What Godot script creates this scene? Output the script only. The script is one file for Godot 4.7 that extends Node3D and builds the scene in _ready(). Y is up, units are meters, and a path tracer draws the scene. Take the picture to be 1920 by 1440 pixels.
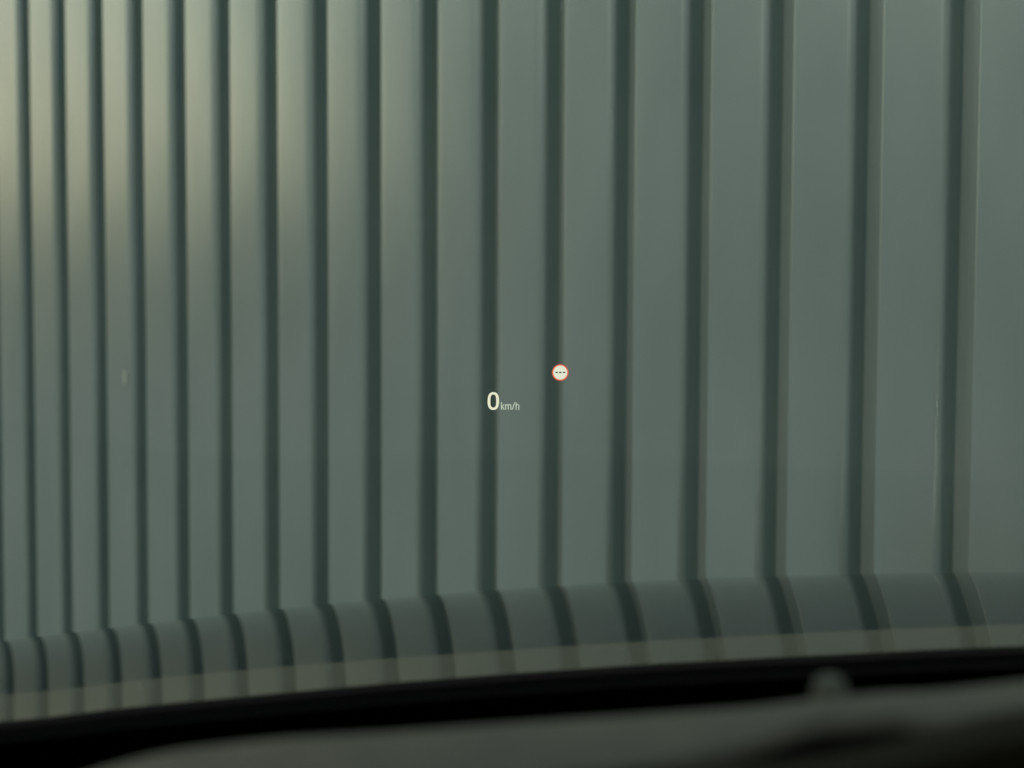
extends Node3D
# View from the driver's seat of a parked car: a ribbed metal wall beyond the bonnet, the head-up display's image, the dark dashboard.
# Metres, y up. The eye is at EYE and looks along -z; s stands for the distance ahead (-z).

const F := 3000.0                      # focal length in photo pixels (1920 x 1440)
const PITCH := 0.061905
const ROLL := 0.00448
const PHI := 0.723418                  # turn of the wall
const DIST := 3.7                      # eye to wall, straight ahead
const EYE := Vector3(0, 1.42, 0)
const U0 := -0.558973 * DIST
const RIB := 0.0530715 * DIST
const GROOVE := 0.0162017 * DIST
const DEPTH := 0.0156 * DIST
const HOOD := [-0.40544, 0.0719, -0.11517, -0.02228, 0.00714, -0.05009, -0.00755, -0.05285, -0.02438]
const POWERS := [[0, 0], [1, 0], [0, 1], [2, 0], [1, 1], [0, 2], [1, 2], [2, 1], [0, 3]]

var rng := RandomNumberGenerator.new()
var M := {}


# ---------------------------------------------------------------- helpers
func lin(r: float, g: float, b: float) -> Color:
	return Color(r, g, b).linear_to_srgb()

func mat(called: String, c: Color, rough: float, metal := 0.0, spec := 0.5) -> StandardMaterial3D:
	var m := StandardMaterial3D.new()
	m.resource_name = called
	m.albedo_color = c
	m.roughness = rough
	m.metallic = metal
	m.metallic_specular = spec
	M[called] = m
	return m

func noise_texture(seed_: int, freq: float, lo: Color, hi: Color, size := 512, octaves := 4) -> NoiseTexture2D:
	var n := FastNoiseLite.new()
	n.seed = seed_
	n.frequency = freq
	n.fractal_octaves = octaves
	var t := NoiseTexture2D.new()
	t.width = size
	t.height = size
	t.seamless = true
	t.noise = n
	var ramp := Gradient.new()
	ramp.set_color(0, lo)
	ramp.set_color(1, hi)
	t.color_ramp = ramp
	return t

func thing(called: String, label: String, category: String, at := Vector3.ZERO) -> Node3D:
	var o := Node3D.new()
	o.name = called
	add_child(o, true)
	o.position = at
	o.set_meta("label", label)
	o.set_meta("category", category)
	return o

func part(called: String, mesh: Mesh, m: Material, parent: Node3D, at := Vector3.ZERO, label := "") -> MeshInstance3D:
	var o := MeshInstance3D.new()
	o.name = called
	o.mesh = mesh
	o.material_override = m
	parent.add_child(o, true)
	o.position = at
	if label:
		o.set_meta("label", label)
	return o

func add_tri(st: SurfaceTool, p: Array, n: Array, uv: Array) -> void:
	# clockwise as seen from the side the normals point to
	var face: Vector3 = (p[2] - p[0]).cross(p[1] - p[0])
	var order := [0, 1, 2] if face.dot(n[0] + n[1] + n[2]) >= 0.0 else [0, 2, 1]
	for i in order:
		st.set_normal(n[i])
		st.set_uv(uv[i])
		st.add_vertex(p[i])

func sheet(rows: Array, hint: Vector3) -> ArrayMesh:
	# a smooth surface through a grid of points; hint points to its outer side
	var st := SurfaceTool.new()
	st.begin(Mesh.PRIMITIVE_TRIANGLES)
	add_sheet(st, rows, hint)
	return st.commit()

func add_sheet(st: SurfaceTool, rows: Array, hint: Vector3) -> void:
	var nr := rows.size()
	var nc: int = rows[0].size()
	var nor := []
	for i in nr:
		var line := []
		for j in nc:
			var du: Vector3 = rows[i][mini(j + 1, nc - 1)] - rows[i][maxi(j - 1, 0)]
			var dv: Vector3 = rows[mini(i + 1, nr - 1)][j] - rows[maxi(i - 1, 0)][j]
			var n := du.cross(dv).normalized()
			line.append(n)
		nor.append(line)
	# one sign for the whole sheet, read off its middle
	var middle: Vector3 = nor[nr / 2][nc / 2]
	var flip := -1.0 if middle.dot(hint) < 0.0 else 1.0
	for i in nr - 1:
		for j in nc - 1:
			var q := [[i, j], [i, j + 1], [i + 1, j + 1], [i + 1, j]]
			for t in [[0, 1, 2], [0, 2, 3]]:
				var p := []
				var n := []
				var uv := []
				for k in t:
					p.append(rows[q[k][0]][q[k][1]])
					n.append(nor[q[k][0]][q[k][1]] * flip)
					uv.append(Vector2(float(q[k][1]) / (nc - 1), float(q[k][0]) / (nr - 1)))
				add_tri(st, p, n, uv)

func add_box(st: SurfaceTool, lo: Vector3, hi: Vector3, bevel := 0.0) -> void:
	# a box whose edges are cut at 45 degrees
	var c := (lo + hi) / 2.0
	var h := (hi - lo) / 2.0
	var b := minf(bevel, minf(h.x, minf(h.y, h.z)) * 0.9)
	for axis in 3:
		for side in [-1.0, 1.0]:
			var n := Vector3.ZERO
			n[axis] = side
			var a1 := (axis + 1) % 3
			var a2 := (axis + 2) % 3
			var corner := []
			for s in [[-1, -1], [1, -1], [1, 1], [-1, 1]]:
				var v := c
				v[axis] += side * h[axis]
				v[a1] += s[0] * (h[a1] - b)
				v[a2] += s[1] * (h[a2] - b)
				corner.append(v)
			flat_quad(st, corner, n)
	if b <= 0.0:
		return
	for axis in 3:
		var a1 := (axis + 1) % 3
		var a2 := (axis + 2) % 3
		for s1 in [-1.0, 1.0]:
			for s2 in [-1.0, 1.0]:
				var n := Vector3.ZERO
				n[a1] = s1
				n[a2] = s2
				var q := []
				for e in [[-1, 0], [1, 0], [1, 1], [-1, 1]]:
					var v := c
					v[axis] += e[0] * (h[axis] - b)
					v[a1] += s1 * (h[a1] - (b if e[1] else 0.0))
					v[a2] += s2 * (h[a2] - (0.0 if e[1] else b))
					q.append(v)
				flat_quad(st, q, n.normalized())

func flat_quad(st: SurfaceTool, q: Array, n: Vector3) -> void:
	var uv := [Vector2(0, 0), Vector2(1, 0), Vector2(1, 1), Vector2(0, 1)]
	for t in [[0, 1, 2], [0, 2, 3]]:
		add_tri(st, [q[t[0]], q[t[1]], q[t[2]]], [n, n, n], [uv[t[0]], uv[t[1]], uv[t[2]]])

func box(lo: Vector3, hi: Vector3, bevel := 0.0) -> ArrayMesh:
	var st := SurfaceTool.new()
	st.begin(Mesh.PRIMITIVE_TRIANGLES)
	add_box(st, lo, hi, bevel)
	return st.commit()

func lathe(profile: Array, steps: int, axis_x := false) -> ArrayMesh:
	# profile of (radius, height); turned round y, or round x
	var rows := []
	for p in profile:
		var line := []
		for k in steps + 1:
			var a := TAU * k / steps
			var v := Vector3(p[0] * cos(a), p[1], p[0] * sin(a))
			line.append(Vector3(v.y, v.x, v.z) if axis_x else v)
		rows.append(line)
	var st := SurfaceTool.new()
	st.begin(Mesh.PRIMITIVE_TRIANGLES)
	st.set_smooth_group(0)
	for i in rows.size() - 1:
		for j in steps:
			var q := [rows[i][j], rows[i][j + 1], rows[i + 1][j + 1], rows[i + 1][j]]
			for t in [[0, 1, 2], [0, 2, 3]]:
				var p := [q[t[0]], q[t[1]], q[t[2]]]
				var out: Vector3 = (p[0] + p[1] + p[2]) / 3.0
				var mid := Vector3.ZERO
				if axis_x: mid.x = profile[profile.size() / 2][1]
				else: mid.y = (profile[0][1] + profile[-1][1]) / 2.0
				var f: Vector3 = (p[2] - p[0]).cross(p[1] - p[0])
				if f.dot(out - mid) < 0.0: p = [p[0], p[2], p[1]]
				for v in p: st.add_vertex(v)
	st.index()
	st.generate_normals()
	return st.commit()

func curve(points: Array, x: float) -> float:
	# y of a curve through (x, y) points, smooth between them and straight beyond
	var n := points.size()
	if x <= points[0][0]:
		return points[0][1] + (x - points[0][0]) * (points[1][1] - points[0][1]) / (points[1][0] - points[0][0])
	if x >= points[n - 1][0]:
		return points[n - 1][1] + (x - points[n - 1][0]) * (points[n - 1][1] - points[n - 2][1]) / (points[n - 1][0] - points[n - 2][0])
	var i := 0
	while x > points[i + 1][0]: i += 1
	var t: float = (x - points[i][0]) / (points[i + 1][0] - points[i][0])
	return cubic_interpolate(points[i][1], points[i + 1][1], points[maxi(i - 1, 0)][1], points[mini(i + 2, n - 1)][1], t)

func towards(px: float, py: float) -> Vector3:
	# direction of a photo pixel, scaled so that it runs one metre ahead
	var fwd := Vector3(0, -sin(PITCH), -cos(PITCH))
	var up := Vector3(0, cos(PITCH), -sin(PITCH))
	var right := Vector3.RIGHT * cos(ROLL) + up * sin(ROLL)
	var v := fwd + right * ((px - 960.0) / F) - (up * cos(ROLL) - Vector3.RIGHT * sin(ROLL)) * ((py - 720.0) / F)
	return v / -v.z

func spot(px: float, py: float, ahead: float) -> Vector3:
	return EYE + towards(px, py) * ahead

func hood_y(x: float, s: float) -> float:
	var y := 0.0
	for i in HOOD.size():
		y += HOOD[i] * pow(x, POWERS[i][0]) * pow(s - 2.0, POWERS[i][1])
	return EYE.y + y

func on_hood(px: float, py: float) -> Vector3:
	# where the sight line of a pixel first meets the bonnet
	var d := towards(px, py)
	var s := 1.0
	while s < 3.0 and EYE.y + d.y * s > hood_y(d.x * s, s): s += 0.01
	var near := s - 0.01
	for k in 24:
		var m := (near + s) / 2.0
		if EYE.y + d.y * m > hood_y(d.x * m, m): near = m
		else: s = m
	return EYE + d * s


# ---------------------------------------------------------------- the scene
func _ready() -> void:
	rng.seed = 11
	view()
	light()
	materials()
	setting()
	facade()
	opposite()
	car()
	head_up_display()

func view() -> void:
	var cam := Camera3D.new()
	cam.name = "camera"
	add_child(cam)
	cam.position = EYE
	cam.rotation = Vector3(-PITCH, 0, 0)
	cam.rotate_object_local(Vector3.BACK, ROLL)
	cam.fov = rad_to_deg(2.0 * atan(720.0 / F))
	cam.near = 0.05
	cam.far = 400.0
	var lens := CameraAttributesPhysical.new()
	lens.frustum_focal_length = 50.0
	lens.exposure_aperture = 50.0 / 16.0         # a 16 mm opening
	lens.frustum_focus_distance = 2.2
	cam.attributes = lens
	cam.fov = rad_to_deg(2.0 * atan(720.0 / F))
	cam.current = true

func light() -> void:
	var sky := ProceduralSkyMaterial.new()
	sky.sky_top_color = Color(0.56, 0.65, 0.69)
	sky.sky_horizon_color = Color(0.785, 0.67, 0.50)
	sky.sky_curve = 0.25
	sky.ground_bottom_color = Color(0.22, 0.22, 0.21)
	sky.ground_horizon_color = Color(0.5, 0.5, 0.46)
	sky.sun_angle_max = 1.0
	var e := Environment.new()
	e.background_mode = Environment.BG_SKY
	e.sky = Sky.new()
	e.sky.sky_material = sky
	e.background_energy_multiplier = 1.0
	e.tonemap_mode = Environment.TONE_MAPPER_LINEAR
	e.tonemap_exposure = 3.8
	e.sdfgi_enabled = true
	e.ssao_enabled = true
	e.ssil_enabled = true
	var w := WorldEnvironment.new()
	w.name = "environment"
	w.environment = e
	add_child(w)
	var sun := DirectionalLight3D.new()
	sun.name = "sun"
	add_child(sun)
	sun.light_energy = 0.2
	sun.light_angular_distance = 20.0
	sun.light_color = Color(1.0, 0.96, 0.86)
	sun.shadow_enabled = true
	sun.look_at_from_position(Vector3(-6, 9, 8), Vector3.ZERO)

func materials() -> void:
	var p := mat("painted metal", Color.WHITE, 0.28, 0.63, 0.5)
	p.albedo_texture = noise_texture(3, 0.012, lin(0.212, 0.286, 0.284), lin(0.276, 0.352, 0.346))
	p.uv1_triplanar = true
	p.uv1_world_triplanar = true
	p.uv1_scale = Vector3(0.8, 0.16, 0.8)
	p.roughness_texture = noise_texture(8, 0.02, Color(0.74, 0.74, 0.74), Color(1, 1, 1))
	mat("scuff", lin(0.28, 0.32, 0.29), 0.6)
	mat("flashing", lin(0.16, 0.18, 0.17), 0.4, 0.4)
	var a := mat("asphalt", Color.WHITE, 0.9)
	a.albedo_texture = noise_texture(5, 0.05, lin(0.045, 0.046, 0.045), lin(0.075, 0.075, 0.072), 512, 6)
	a.uv1_triplanar = true
	a.uv1_scale = Vector3(0.6, 0.6, 0.6)
	var c := mat("black car paint", lin(0.005, 0.007, 0.007), 0.02)
	c.metallic_specular = 0.24
	mat("cowl plastic", lin(0.049, 0.050, 0.037), 0.02, 0.0, 0.10)
	mat("black plastic", lin(0.004, 0.0045, 0.0045), 0.8, 0.0, 0.2)
	mat("black print", lin(0.002, 0.0025, 0.0025), 0.9, 0.0, 0.1)
	mat("rubber", lin(0.004, 0.004, 0.004), 0.9, 0.0, 0.1)
	mat("rim", lin(0.3, 0.3, 0.3), 0.35, 0.8)
	var d := mat("dash pad", Color.WHITE, 0.75, 0.0, 0.2)
	d.albedo_texture = noise_texture(21, 0.03, lin(0.038, 0.038, 0.031), lin(0.066, 0.061, 0.044), 512, 5)
	d.uv1_triplanar = true
	d.uv1_scale = Vector3(1.4, 3.0, 6.0)
	mat("binnacle", lin(0.0058, 0.0046, 0.0014), 0.8, 0.0, 0.15)
	mat("headliner", lin(0.08, 0.08, 0.075), 0.9, 0.0, 0.2)
	mat("sensor", lin(0.046, 0.050, 0.040), 0.6, 0.0, 0.15)
	var g := mat("glass", Color(0.92, 0.97, 0.94, 0.03), 0.0)
	g.transparency = BaseMaterial3D.TRANSPARENCY_ALPHA
	mat("plaster", lin(0.21, 0.22, 0.215), 0.85)
	mat("concrete", lin(0.11, 0.125, 0.125), 0.85)
	mat("window", lin(0.02, 0.025, 0.03), 0.1)
	mat("window frame", lin(0.5, 0.5, 0.48), 0.5)
	mat("roof tile", lin(0.07, 0.05, 0.045), 0.8)
	mat("bark", lin(0.06, 0.05, 0.04), 0.9)
	mat("leaves", lin(0.05, 0.075, 0.035), 0.7)
	for k in [["glow cream", Color(0.93, 0.93, 0.82), 0.28], ["glow pale", Color(0.76, 0.81, 0.73), 0.29], ["glow white", Color(0.90, 0.92, 0.83), 0.28], ["glow red", Color(0.90, 0.38, 0.26), 0.28]]:
		var m := mat(k[0], Color.BLACK, 1.0, 0.0, 0.0)
		m.emission_enabled = true
		m.emission = k[1]
		m.emission_energy_multiplier = k[2]
	mat("mark grey", lin(0.02, 0.025, 0.025), 1.0, 0.0, 0.0)

func setting() -> void:
	var ground := MeshInstance3D.new()
	ground.name = "ground"
	ground.mesh = box(Vector3(-150, -0.3, -150), Vector3(150, 0, 150))
	ground.material_override = M["asphalt"]
	ground.set_meta("kind", "structure")
	add_child(ground)

# ---- the ribbed wall: one sheet at the back, raised panels in front of it
func panel_mesh(variant: int, width: float, top: float) -> ArrayMesh:
	var r := 0.0035
	var r2 := 0.016                    # the other long edge is folded more softly
	var rows := []
	var profile := [[0.0, -DEPTH], [0.0, -DEPTH * 0.5], [0.0, -r - 0.0005]]
	for k in 5:
		var a := PI / 2 * k / 4.0
		profile.append([r - r * cos(a), -r + r * sin(a)])
	for k in range(1, 6): profile.append([r + (width - r - r2) * k / 6.0, 0.0])
	for k in 5:
		var a := PI / 2 * k / 4.0
		profile.append([width - r2 + r2 * sin(a), -r2 + r2 * cos(a)])
	profile += [[width, -r2 - 0.0005], [width, -DEPTH * 0.5], [width, -DEPTH]]
	var wave := FastNoiseLite.new()
	wave.seed = 40 + variant
	wave.frequency = 0.35
	var n := 28
	for i in n + 1:
		var y := 0.16 + (top - 0.16) * i / n
		var line := []
		for q in profile:
			var off := 0.0
			if q[1] > -DEPTH * 0.4:
				off = 0.0022 * wave.get_noise_2d(y, variant * 7.0) + 0.0006 * (1.0 - pow(2.0 * q[0] / width - 1.0, 2.0)) * (1.0 + wave.get_noise_2d(y * 1.7, 90.0 + variant))
			line.append(Vector3(q[0], y, q[1] + off))
		rows.append(line)
	return sheet(rows, Vector3.BACK)

func facade() -> void:
	var b := thing("metal_clad_building", "building clad in grey-green metal with upright ribs and deep grooves", "building", Vector3(0, 0, -DIST))
	b.rotation.y = -PHI
	var top := 5.2
	var width := RIB - GROOVE
	var first := -26
	var last := 24
	var left := U0 + first * RIB - width - 0.2
	var right := U0 + last * RIB + 0.2
	part("groove_sheet", box(Vector3(left, 0.16, -DEPTH - 0.02), Vector3(right, top, -DEPTH)), M["painted metal"], b)
	var variants := []
	for v in 6: variants.append(panel_mesh(v, width, top - 0.004))
	for k in range(first, last + 1):
		var o := part("panel", variants[rng.randi() % 6], M["painted metal"], b, Vector3(U0 + k * RIB - width, 0, 0))
		var turn := deg_to_rad(rng.randf_range(-0.35, 0.35))
		o.rotation.y = turn
		o.position.x += width / 2 * (1.0 - cos(turn))
		o.position.z += width / 2 * sin(turn)
		if k == 3:
			part("scuff_mark", box(Vector3(width * 0.68, 1.125, 0.0012), Vector3(width * 0.68 + 0.009, 1.162, 0.0042), 0.001), M["scuff"], o, Vector3.ZERO, "small pale scuff on the metal panel")
	part("plinth", box(Vector3(left, 0, -0.4), Vector3(right, 0.158, 0.012), 0.01), M["flashing"], b)
	part("coping", box(Vector3(left - 0.02, top + 0.002, -0.4), Vector3(right + 0.02, top + 0.12, 0.04), 0.01), M["flashing"], b)
	part("hall", box(Vector3(left, 0, -12.0), Vector3(right, top - 0.02, -0.402)), M["painted metal"], b)

# ---- what the metal mirrors, to the left of the car: a house, trees and a hedge
func around_eye(azimuth: float, distance: float) -> Vector3:
	var a := deg_to_rad(azimuth)
	return Vector3(-sin(a) * distance, 0, -cos(a) * distance)

func opposite() -> void:
	var h := thing("plaster_house", "plastered house with dark windows across the yard", "house", around_eye(87.8, 22.0))
	h.rotation.y = deg_to_rad(72)
	# its front runs along its own -x, seen from +z
	part("wall", box(Vector3(-26, 0, -9), Vector3(0, 9.0, 0)), M["plaster"], h)
	part("roof", box(Vector3(-26.4, 9.002, -9.4), Vector3(0.4, 9.5, 0.4), 0.05), M["roof tile"], h)
	var frame := box(Vector3(-0.62, 0, 0.002), Vector3(0.62, 1.5, 0.05), 0.01)
	var pane := box(Vector3(-0.54, 0.08, 0.052), Vector3(0.54, 1.42, 0.06))
	for floor_ in 3:
		for k in 9:
			var f := part("window", frame, M["window frame"], h, Vector3(-1.8 - 2.75 * k, 1.0 + 2.8 * floor_, 0))
			part("pane", pane, M["window"], f)
	var spots := [[87.0, 27.0, 5.0], [84.0, 29.0, 4.4], [80.5, 31.0, 3.9]]
	for i in spots.size():
		var s: Array = spots[i]
		tree(around_eye(s[0], s[1]), s[2], ["rounded leafy tree beside the plastered house", "middle leafy tree of the row by the house", "smallest leafy tree at the end of the row"][i])
	var tall := thing("hedge", "tall dense evergreen hedge beside the parked car", "hedge", around_eye(119.0, 8.5))
	tall.rotation.y = deg_to_rad(119)
	part("foliage", crown(Vector3(2.5, 1.7, 0.7), 4200, 0.13, 78), M["leaves"], tall, Vector3(0, 1.75, 0))
	var o := thing("concrete_house", "long grey concrete house with dark windows behind the car", "house", Vector3(-3.0, 0, 17.0))
	o.rotation.y = deg_to_rad(180)
	part("wall", box(Vector3(-36, 0, -8), Vector3(17, 8.4, 0)), M["concrete"], o)
	part("roof", box(Vector3(-36.4, 8.402, -8.4), Vector3(17.4, 8.8, 0.4), 0.05), M["roof tile"], o)
	for floor_ in 3:
		for k in 18:
			var f := part("window", frame, M["window frame"], o, Vector3(-34.3 + 2.75 * k, 0.9 + 2.6 * floor_, 0))
			part("pane", pane, M["window"], f)
	var hd := thing("hedge", "long low clipped hedge across the yard", "hedge", around_eye(74.0, 32.0))
	hd.rotation.y = deg_to_rad(76)
	part("foliage", crown(Vector3(9.5, 1.7, 0.8), 5600, 0.17, 77), M["leaves"], hd, Vector3(0, 1.75, 0))

func crown(size: Vector3, count: int, leaf: float, seed_: int) -> ArrayMesh:
	var r := RandomNumberGenerator.new()
	r.seed = seed_
	var st := SurfaceTool.new()
	st.begin(Mesh.PRIMITIVE_TRIANGLES)
	for i in count:
		var d := Vector3(r.randfn(), r.randfn(), r.randfn()).normalized()
		var c := d * size * pow(r.randf(), 0.35) * r.randf_range(0.85, 1.08)
		var a := Vector3(r.randfn(), r.randfn(), r.randfn()).normalized() * leaf
		var b := a.cross(Vector3(r.randfn(), r.randfn(), r.randfn())).normalized() * leaf * 0.6
		var n := a.cross(b).normalized()
		flat_quad(st, [c - a, c - b, c + a, c + b], n)
	return st.commit()

func tree(at: Vector3, high: float, label: String) -> void:
	var t := thing("leafy_tree", label, "tree", at)
	var r := high * 0.36
	part("trunk", lathe([[0.0, 0.0], [0.16, 0.0], [0.12, high * 0.3], [0.07, high * 0.7], [0.0, high * 0.72]], 10), M["bark"], t)
	part("crown", crown(Vector3(r, r * 0.95, r), 1300, 0.17, int(high * 100)), M["leaves"], t, Vector3(0, high - r, 0))

# ---- the car
const BAND := [[0, 1304], [340, 1269], [640, 1243], [920, 1223], [1170, 1206], [1440, 1192], [1780, 1177], [1900, 1173]]
const LIP := [[0, 1356], [250, 1329], [480, 1307], [720, 1285], [960, 1266], [1210, 1249], [1460, 1235], [1920, 1215]]
const PAD_FAR := [[-1200, 1660], [-500, 1610], [0, 1512], [250, 1424], [480, 1389], [720, 1374], [960, 1357], [1210, 1340], [1460, 1323], [1660, 1305], [1920, 1278], [2400, 1240], [3600, 1225]]
const PAD_NEAR := [[-1200, 1700], [0, 1650], [600, 1530], [960, 1452], [1210, 1417], [1360, 1390], [1460, 1358], [1560, 1327], [1660, 1324], [1735, 1336], [1920, 1318], [2400, 1280], [3600, 1262]]

func nose(x: float) -> float:
	return 2.66 - 0.22 * (x - 0.05) * (x - 0.05)

func hood_at(x: float, s: float) -> Vector3:
	# beyond the part that the driver sees, the bonnet rolls down to the nose and the wings
	var y := hood_y(x, s)
	var e := maxf(0.0, s - 2.5)
	y -= 1.6 * e * e
	e = maxf(0.0, absf(x - 0.05) - 0.85)
	y -= 4.0 * e * e
	return Vector3(x, y, -s)

func car() -> void:
	var c := thing("parked_car", "dark car seen from its driver's seat, black bonnet and dashboard", "car", Vector3.ZERO)
	# bonnet
	var rows := []
	var edge := []
	var across := 72
	for j in across + 1:
		var px := -700.0 + 3300.0 * j / across
		var p := on_hood(px, curve(BAND, px))
		edge.append(p)
	for i in 61:
		var t := i / 60.0
		var line := []
		for j in across + 1:
			var e: Vector3 = edge[j]
			var x := lerpf(e.x, lerpf(-0.93, 1.0, float(j) / across), t)
			var s := lerpf(-e.z, nose(x), t)
			line.append(hood_at(x, s))
		rows.append(line)
	part("hood", sheet(rows, Vector3.UP), M["black car paint"], c, Vector3.ZERO, "glossy black bonnet that mirrors the wall")
	# front and wings below the bonnet
	var rim := []
	for i in range(60, -1, -1): rim.append(rows[i][0])
	var front := []
	for j in across + 1: front.append(rows[60][j])
	var right := []
	for i in 61: right.append(rows[i][across])
	var outline := []
	for p in [rows[0][0]]: pass
	for i in 61: outline.append(rows[i][0])
	for j in range(1, across + 1): outline.append(rows[60][j])
	for i in range(59, -1, -1): outline.append(rows[i][across])
	var skirt := []
	for h in 9:
		var t := h / 8.0
		var line := []
		for p in outline:
			var out := Vector3(p.x - 0.05, 0, p.z + 1.6)
			out = out.normalized() * 0.05 * sin(PI * t * 0.9)
			line.append(Vector3(p.x + out.x, lerpf(p.y - 0.003, 0.30, t), p.z + out.z))
		skirt.append(line)
	part("front_body", sheet(skirt, Vector3.FORWARD), M["black car paint"], c)
	# satin strip between bonnet and windscreen
	var strip := []
	for i in 13:
		var t := i / 12.0
		var line := []
		for j in across + 1:
			var px := -420.0 + 2800.0 * j / across
			var p := on_hood(px, lerpf(curve(BAND, px) + 1.0, curve(LIP, px), t)) + Vector3(0, 0.0015, 0.001)
			line.append(p)
		strip.append(line)
	part("cowl_panel", sheet(strip, Vector3.UP), M["cowl plastic"], c, Vector3.ZERO, "dull grey strip along the foot of the windscreen")
	var seal := []
	for i in 9:
		var line := []
		for j in across + 1:
			var a := PI * i / 8.0
			line.append(strip[12][j] + Vector3(0, 0.005 * sin(a) - 0.0045, 0.005 - 0.005 * cos(a)))
		seal.append(line)
	part("rubber_seal", sheet(seal, Vector3.UP), M["rubber"], c)
	var tray := []
	for i in 5:
		var line := []
		for j in across + 1:
			var p: Vector3 = strip[12][j]
			line.append(p + [Vector3(0, 0.0, -0.002), Vector3(0, -0.03, -0.001), Vector3(0, -0.09, 0.0), Vector3(0, -0.10, 0.06), Vector3(0, -0.09, 0.22)][i])
		tray.append(line)
	part("wiper_tray", sheet(tray, Vector3(0, 0.3, 1)), M["black plastic"], c)
	# windscreen: a raked pane with a black printed border at its foot
	var glass := []
	var print_ := []
	for i in 25:
		var line := []
		var dark := []
		for j in 41:
			var x := lerpf(-0.72, 0.98, j / 40.0)
			var bow := 0.10 * pow(x - 0.12, 2.0)
			var s := lerpf(1.30, 0.36, i / 24.0) - bow
			line.append(Vector3(x, EYE.y - 0.40 + (1.30 - (s + bow)) * 0.716, -s))
			if i < 9:
				# height of the border's upper edge, found on the pane along the sight line just under the strip's lip
				var sf := 1.17
				for step in 6:
					var px := 960.0 + F * x / sf
					var d := towards(px, curve(LIP, px) + 26.0)
					sf = (0.40 - 1.30 * 0.716 + 0.716 * bow) / (-d.y - 0.716)
				var s2 := lerpf(1.30 - bow, sf, i / 8.0)
				dark.append(Vector3(x, EYE.y - 0.40 + (1.30 - (s2 + bow)) * 0.716 - 0.003, -s2 + 0.002))
		glass.append(line)
		if i < 9: print_.append(dark)
	var ws := part("windshield", sheet(glass, Vector3(0, 1, -0.7)), M["glass"], c)
	part("black_border", sheet(print_, Vector3(0, -1, 0.7)), M["black print"], ws)
	# dashboard: a pad whose crest rises towards the driver, then its face
	var pad := []
	for i in 15:
		var line := []
		for j in 101:
			var px := -1200.0 + 4800.0 * j / 100.0
			var far_ := spot(px, curve(PAD_FAR, px), 0.82)
			var near_ := spot(px, maxf(curve(PAD_NEAR, px), curve(PAD_FAR, px) + 20.0), 0.71)
			if i == 0: line.append(far_ + Vector3(0, -0.10, -0.16))
			elif i == 1: line.append(far_ + Vector3(0, -0.035, -0.06))
			elif i == 2: line.append(far_ + Vector3(0, -0.006, -0.018))
			elif i < 11:
				var t := (i - 3) / 7.0
				line.append(far_.lerp(near_, t) + Vector3(0, 0.004 * sin(PI * t), 0))
			else:
				var a := (i - 10) / 4.0 * PI / 2
				line.append(near_ + Vector3(0, -0.008 * (1.0 - cos(a)), 0.008 * sin(a)))
		pad.append(line)
	var face := []
	for i in 4:
		var line := []
		for p in pad[14]: line.append(p + Vector3(0, -0.04 * i, -0.001 * i))
		face.append(line)
	var dash := part("dashboard", sheet(pad, Vector3.UP), M["dash pad"], c, Vector3.ZERO, "grey dashboard top under the windscreen")
	part("dash_body", box(Vector3(-0.64, 0.55, -1.16), Vector3(0.88, EYE.y - 0.37, -0.57), 0.03), M["black plastic"], dash)
	part("dash_face", sheet(face, Vector3.BACK), M["black plastic"], dash)
	part("light_sensor", lathe([[0.0088, -0.014], [0.0088, 0.0], [0.0083, 0.0034], [0.0067, 0.0063], [0.0039, 0.0082], [0.0, 0.0088]], 24), M["sensor"], dash, spot(1556, 1298, 0.78), "small round light sensor on the dashboard")
	# instrument cowl, nearer to the driver
	var bin := []
	var edge_px := [[700, 1510], [1000, 1464], [1300, 1438], [1480, 1424], [1560, 1411], [1640, 1395], [1720, 1374], [1920, 1329], [2100, 1322], [2500, 1380]]
	for i in 12:
		var line := []
		for j in 41:
			var px := 500.0 + 1900.0 * j / 40.0
			var far_ := spot(px, curve(edge_px, px), 0.68)
			var near_ := spot(px, curve(edge_px, px) + 48.0, 0.59)
			if i == 0: line.append(far_ + Vector3(0, -0.08, -0.004))
			elif i == 1: line.append(far_ + Vector3(0, -0.006, -0.003))
			elif i < 9: line.append(far_.lerp(near_, (i - 2) / 6.0))
			else: line.append(near_ + [Vector3(0, -0.004, 0.006), Vector3(0, -0.02, 0.01), Vector3(0, -0.2, 0.02)][i - 9])
		bin.append(line)
	part("instrument_cowl", sheet(bin, Vector3.UP), M["binnacle"], dash)
	# cabin shell: roof, pillars, doors, floor, tail
	part("roof", box(Vector3(-0.62, 1.76, -0.30), Vector3(0.86, 1.80, 1.9), 0.015), M["headliner"], c)
	for x in [-0.70, 0.94]:
		var pillar := []
		for i in 9:
			var t := i / 8.0
			var line := []
			for k in 9:
				var a := TAU * k / 8.0
				line.append(Vector3(lerpf(x, x * 0.88, t) + 0.035 * cos(a), lerpf(0.98, 1.77, t), lerpf(-1.20, -0.28, t) + 0.05 * sin(a)))
			pillar.append(line)
		part("windshield_pillar", sheet(pillar, Vector3(1, 0, 0)), M["headliner"], c)
		part("door", box(Vector3(x - 0.10, 0.34, -1.15), Vector3(x + 0.02, 1.18, 1.9), 0.02), M["black car paint"], c)
	part("floor_pan", box(Vector3(-0.68, 0.30, -1.2), Vector3(0.92, 0.34, 2.3)), M["black plastic"], c)
	part("seat_row", box(Vector3(-0.6, 0.345, 0.3), Vector3(0.84, 1.3, 0.55), 0.06), M["binnacle"], c)
	part("tail", box(Vector3(-0.78, 0.34, 1.92), Vector3(1.0, 1.2, 2.4), 0.06), M["black car paint"], c)
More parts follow.
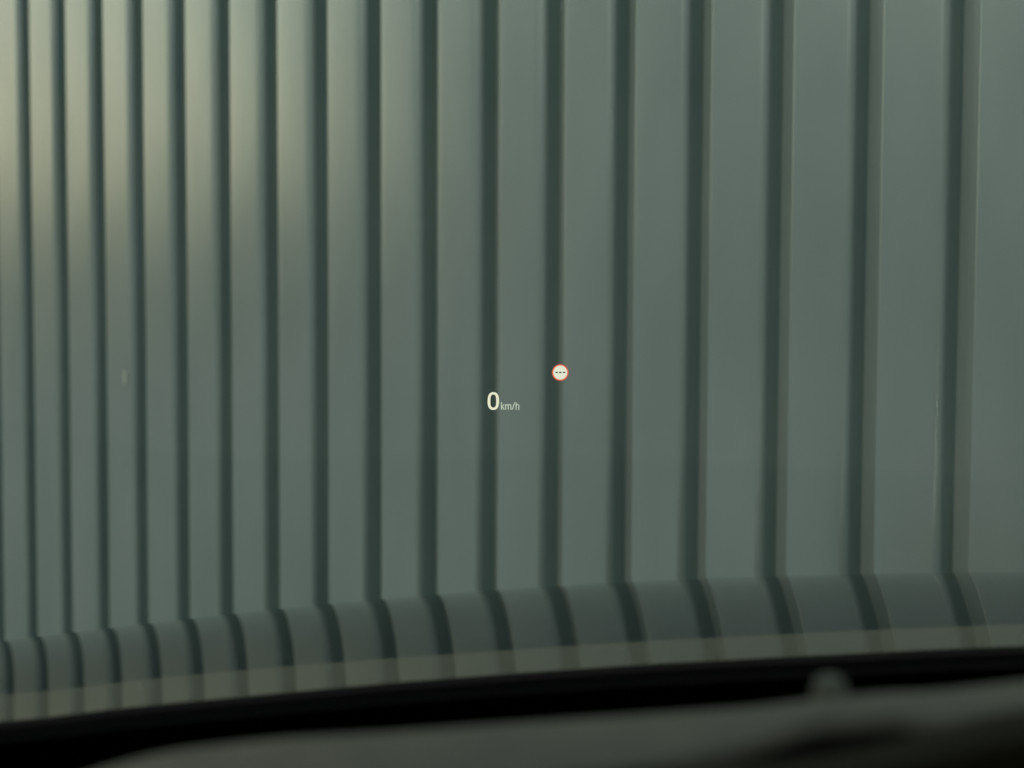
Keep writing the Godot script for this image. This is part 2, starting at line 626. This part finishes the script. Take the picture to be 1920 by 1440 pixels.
	var tyre := lathe([[0.20, -0.09], [0.34, -0.10], [0.365, -0.08], [0.37, 0.0], [0.365, 0.08], [0.34, 0.10], [0.20, 0.09]], 32, true)
	var disc := lathe([[0.0, -0.07], [0.05, -0.08], [0.19, -0.06], [0.205, -0.085], [0.205, 0.085], [0.19, 0.06], [0.05, 0.08], [0.0, 0.07]], 24, true)
	for p in [Vector3(-0.68, 0.37, -1.75), Vector3(0.78, 0.37, -1.75), Vector3(-0.68, 0.37, 1.35), Vector3(0.90, 0.37, 1.35)]:
		var w := part("wheel", tyre, M["rubber"], c, p)
		part("rim", disc, M["rim"], w)

# ---- the head-up display's image, which stands over the bonnet's far end, 2.2 m ahead of the driver
func word(text: String, px_high: float, cap: float, center: Vector2, ahead: float, m: Material, called: String, parent: Node3D, stretch := 1.0, weight := 0.0) -> void:
	var f := SystemFont.new()
	f.font_names = PackedStringArray(["Droid Sans"])
	var heavy := FontVariation.new()
	heavy.base_font = f
	heavy.variation_embolden = weight
	var t := TextMesh.new()
	t.text = text
	t.font = heavy
	t.font_size = 96
	t.depth = 0.0004
	t.curve_step = 0.5
	t.pixel_size = px_high / F * ahead / (96.0 * cap)
	var o := part(called, t, m, parent)
	var box_ := t.get_aabb()
	o.scale.x = stretch
	var d := spot(center.x, center.y, ahead) - parent.position
	o.position = parent.basis.inverse() * d - Vector3(box_.get_center().x * stretch, box_.get_center().y, 0)

func head_up_display() -> void:
	var ahead := 2.2
	var h := thing("head_up_display", "glowing head-up display reading 0 km/h with a small round sign", "display", spot(960, 735, ahead))
	h.rotation.x = -PITCH
	word("0", 32.0, 0.73, Vector2(925, 752), ahead, M["glow cream"], "speed_digit", h, 1.02, 0.4)
	word("km/h", 14.0, 0.76, Vector2(956.5, 761), ahead, M["glow pale"], "speed_unit", h, 0.84, 0.25)
	var s := Node3D.new()
	s.name = "limit_sign"
	h.add_child(s)
	s.position = h.basis.inverse() * (spot(1050.5, 698.5, ahead) - h.position)
	s.set_meta("label", "round white sign with a red rim and three dashes")
	var px := ahead / F
	part("face", disc_mesh(0.0, 13.2 * px, 0.0004), M["glow white"], s)
	part("red_rim", disc_mesh(13.2 * px, 15.6 * px, 0.0004), M["glow red"], s)
	for k in 3:
		part("dash", box(Vector3((-9.2 + 7.0 * k) * px, -1.0 * px, 0.0003), Vector3((-9.2 + 7.0 * k + 4.4) * px, 1.4 * px, 0.0006)), M["mark grey"], s)

func disc_mesh(inner: float, outer: float, thick: float) -> ArrayMesh:
	var st := SurfaceTool.new()
	st.begin(Mesh.PRIMITIVE_TRIANGLES)
	for k in 48:
		var a := Vector3(cos(TAU * k / 48), sin(TAU * k / 48), 0)
		var b := Vector3(cos(TAU * (k + 1) / 48), sin(TAU * (k + 1) / 48), 0)
		for z in [-thick / 2, thick / 2]:
			var n := Vector3(0, 0, signf(z))
			flat_quad(st, [a * inner + Vector3(0, 0, z), b * inner + Vector3(0, 0, z), b * outer + Vector3(0, 0, z), a * outer + Vector3(0, 0, z)], n)
		flat_quad(st, [a * outer - Vector3(0, 0, thick / 2), b * outer - Vector3(0, 0, thick / 2), b * outer + Vector3(0, 0, thick / 2), a * outer + Vector3(0, 0, thick / 2)], (a + b).normalized())
	return st.commit()
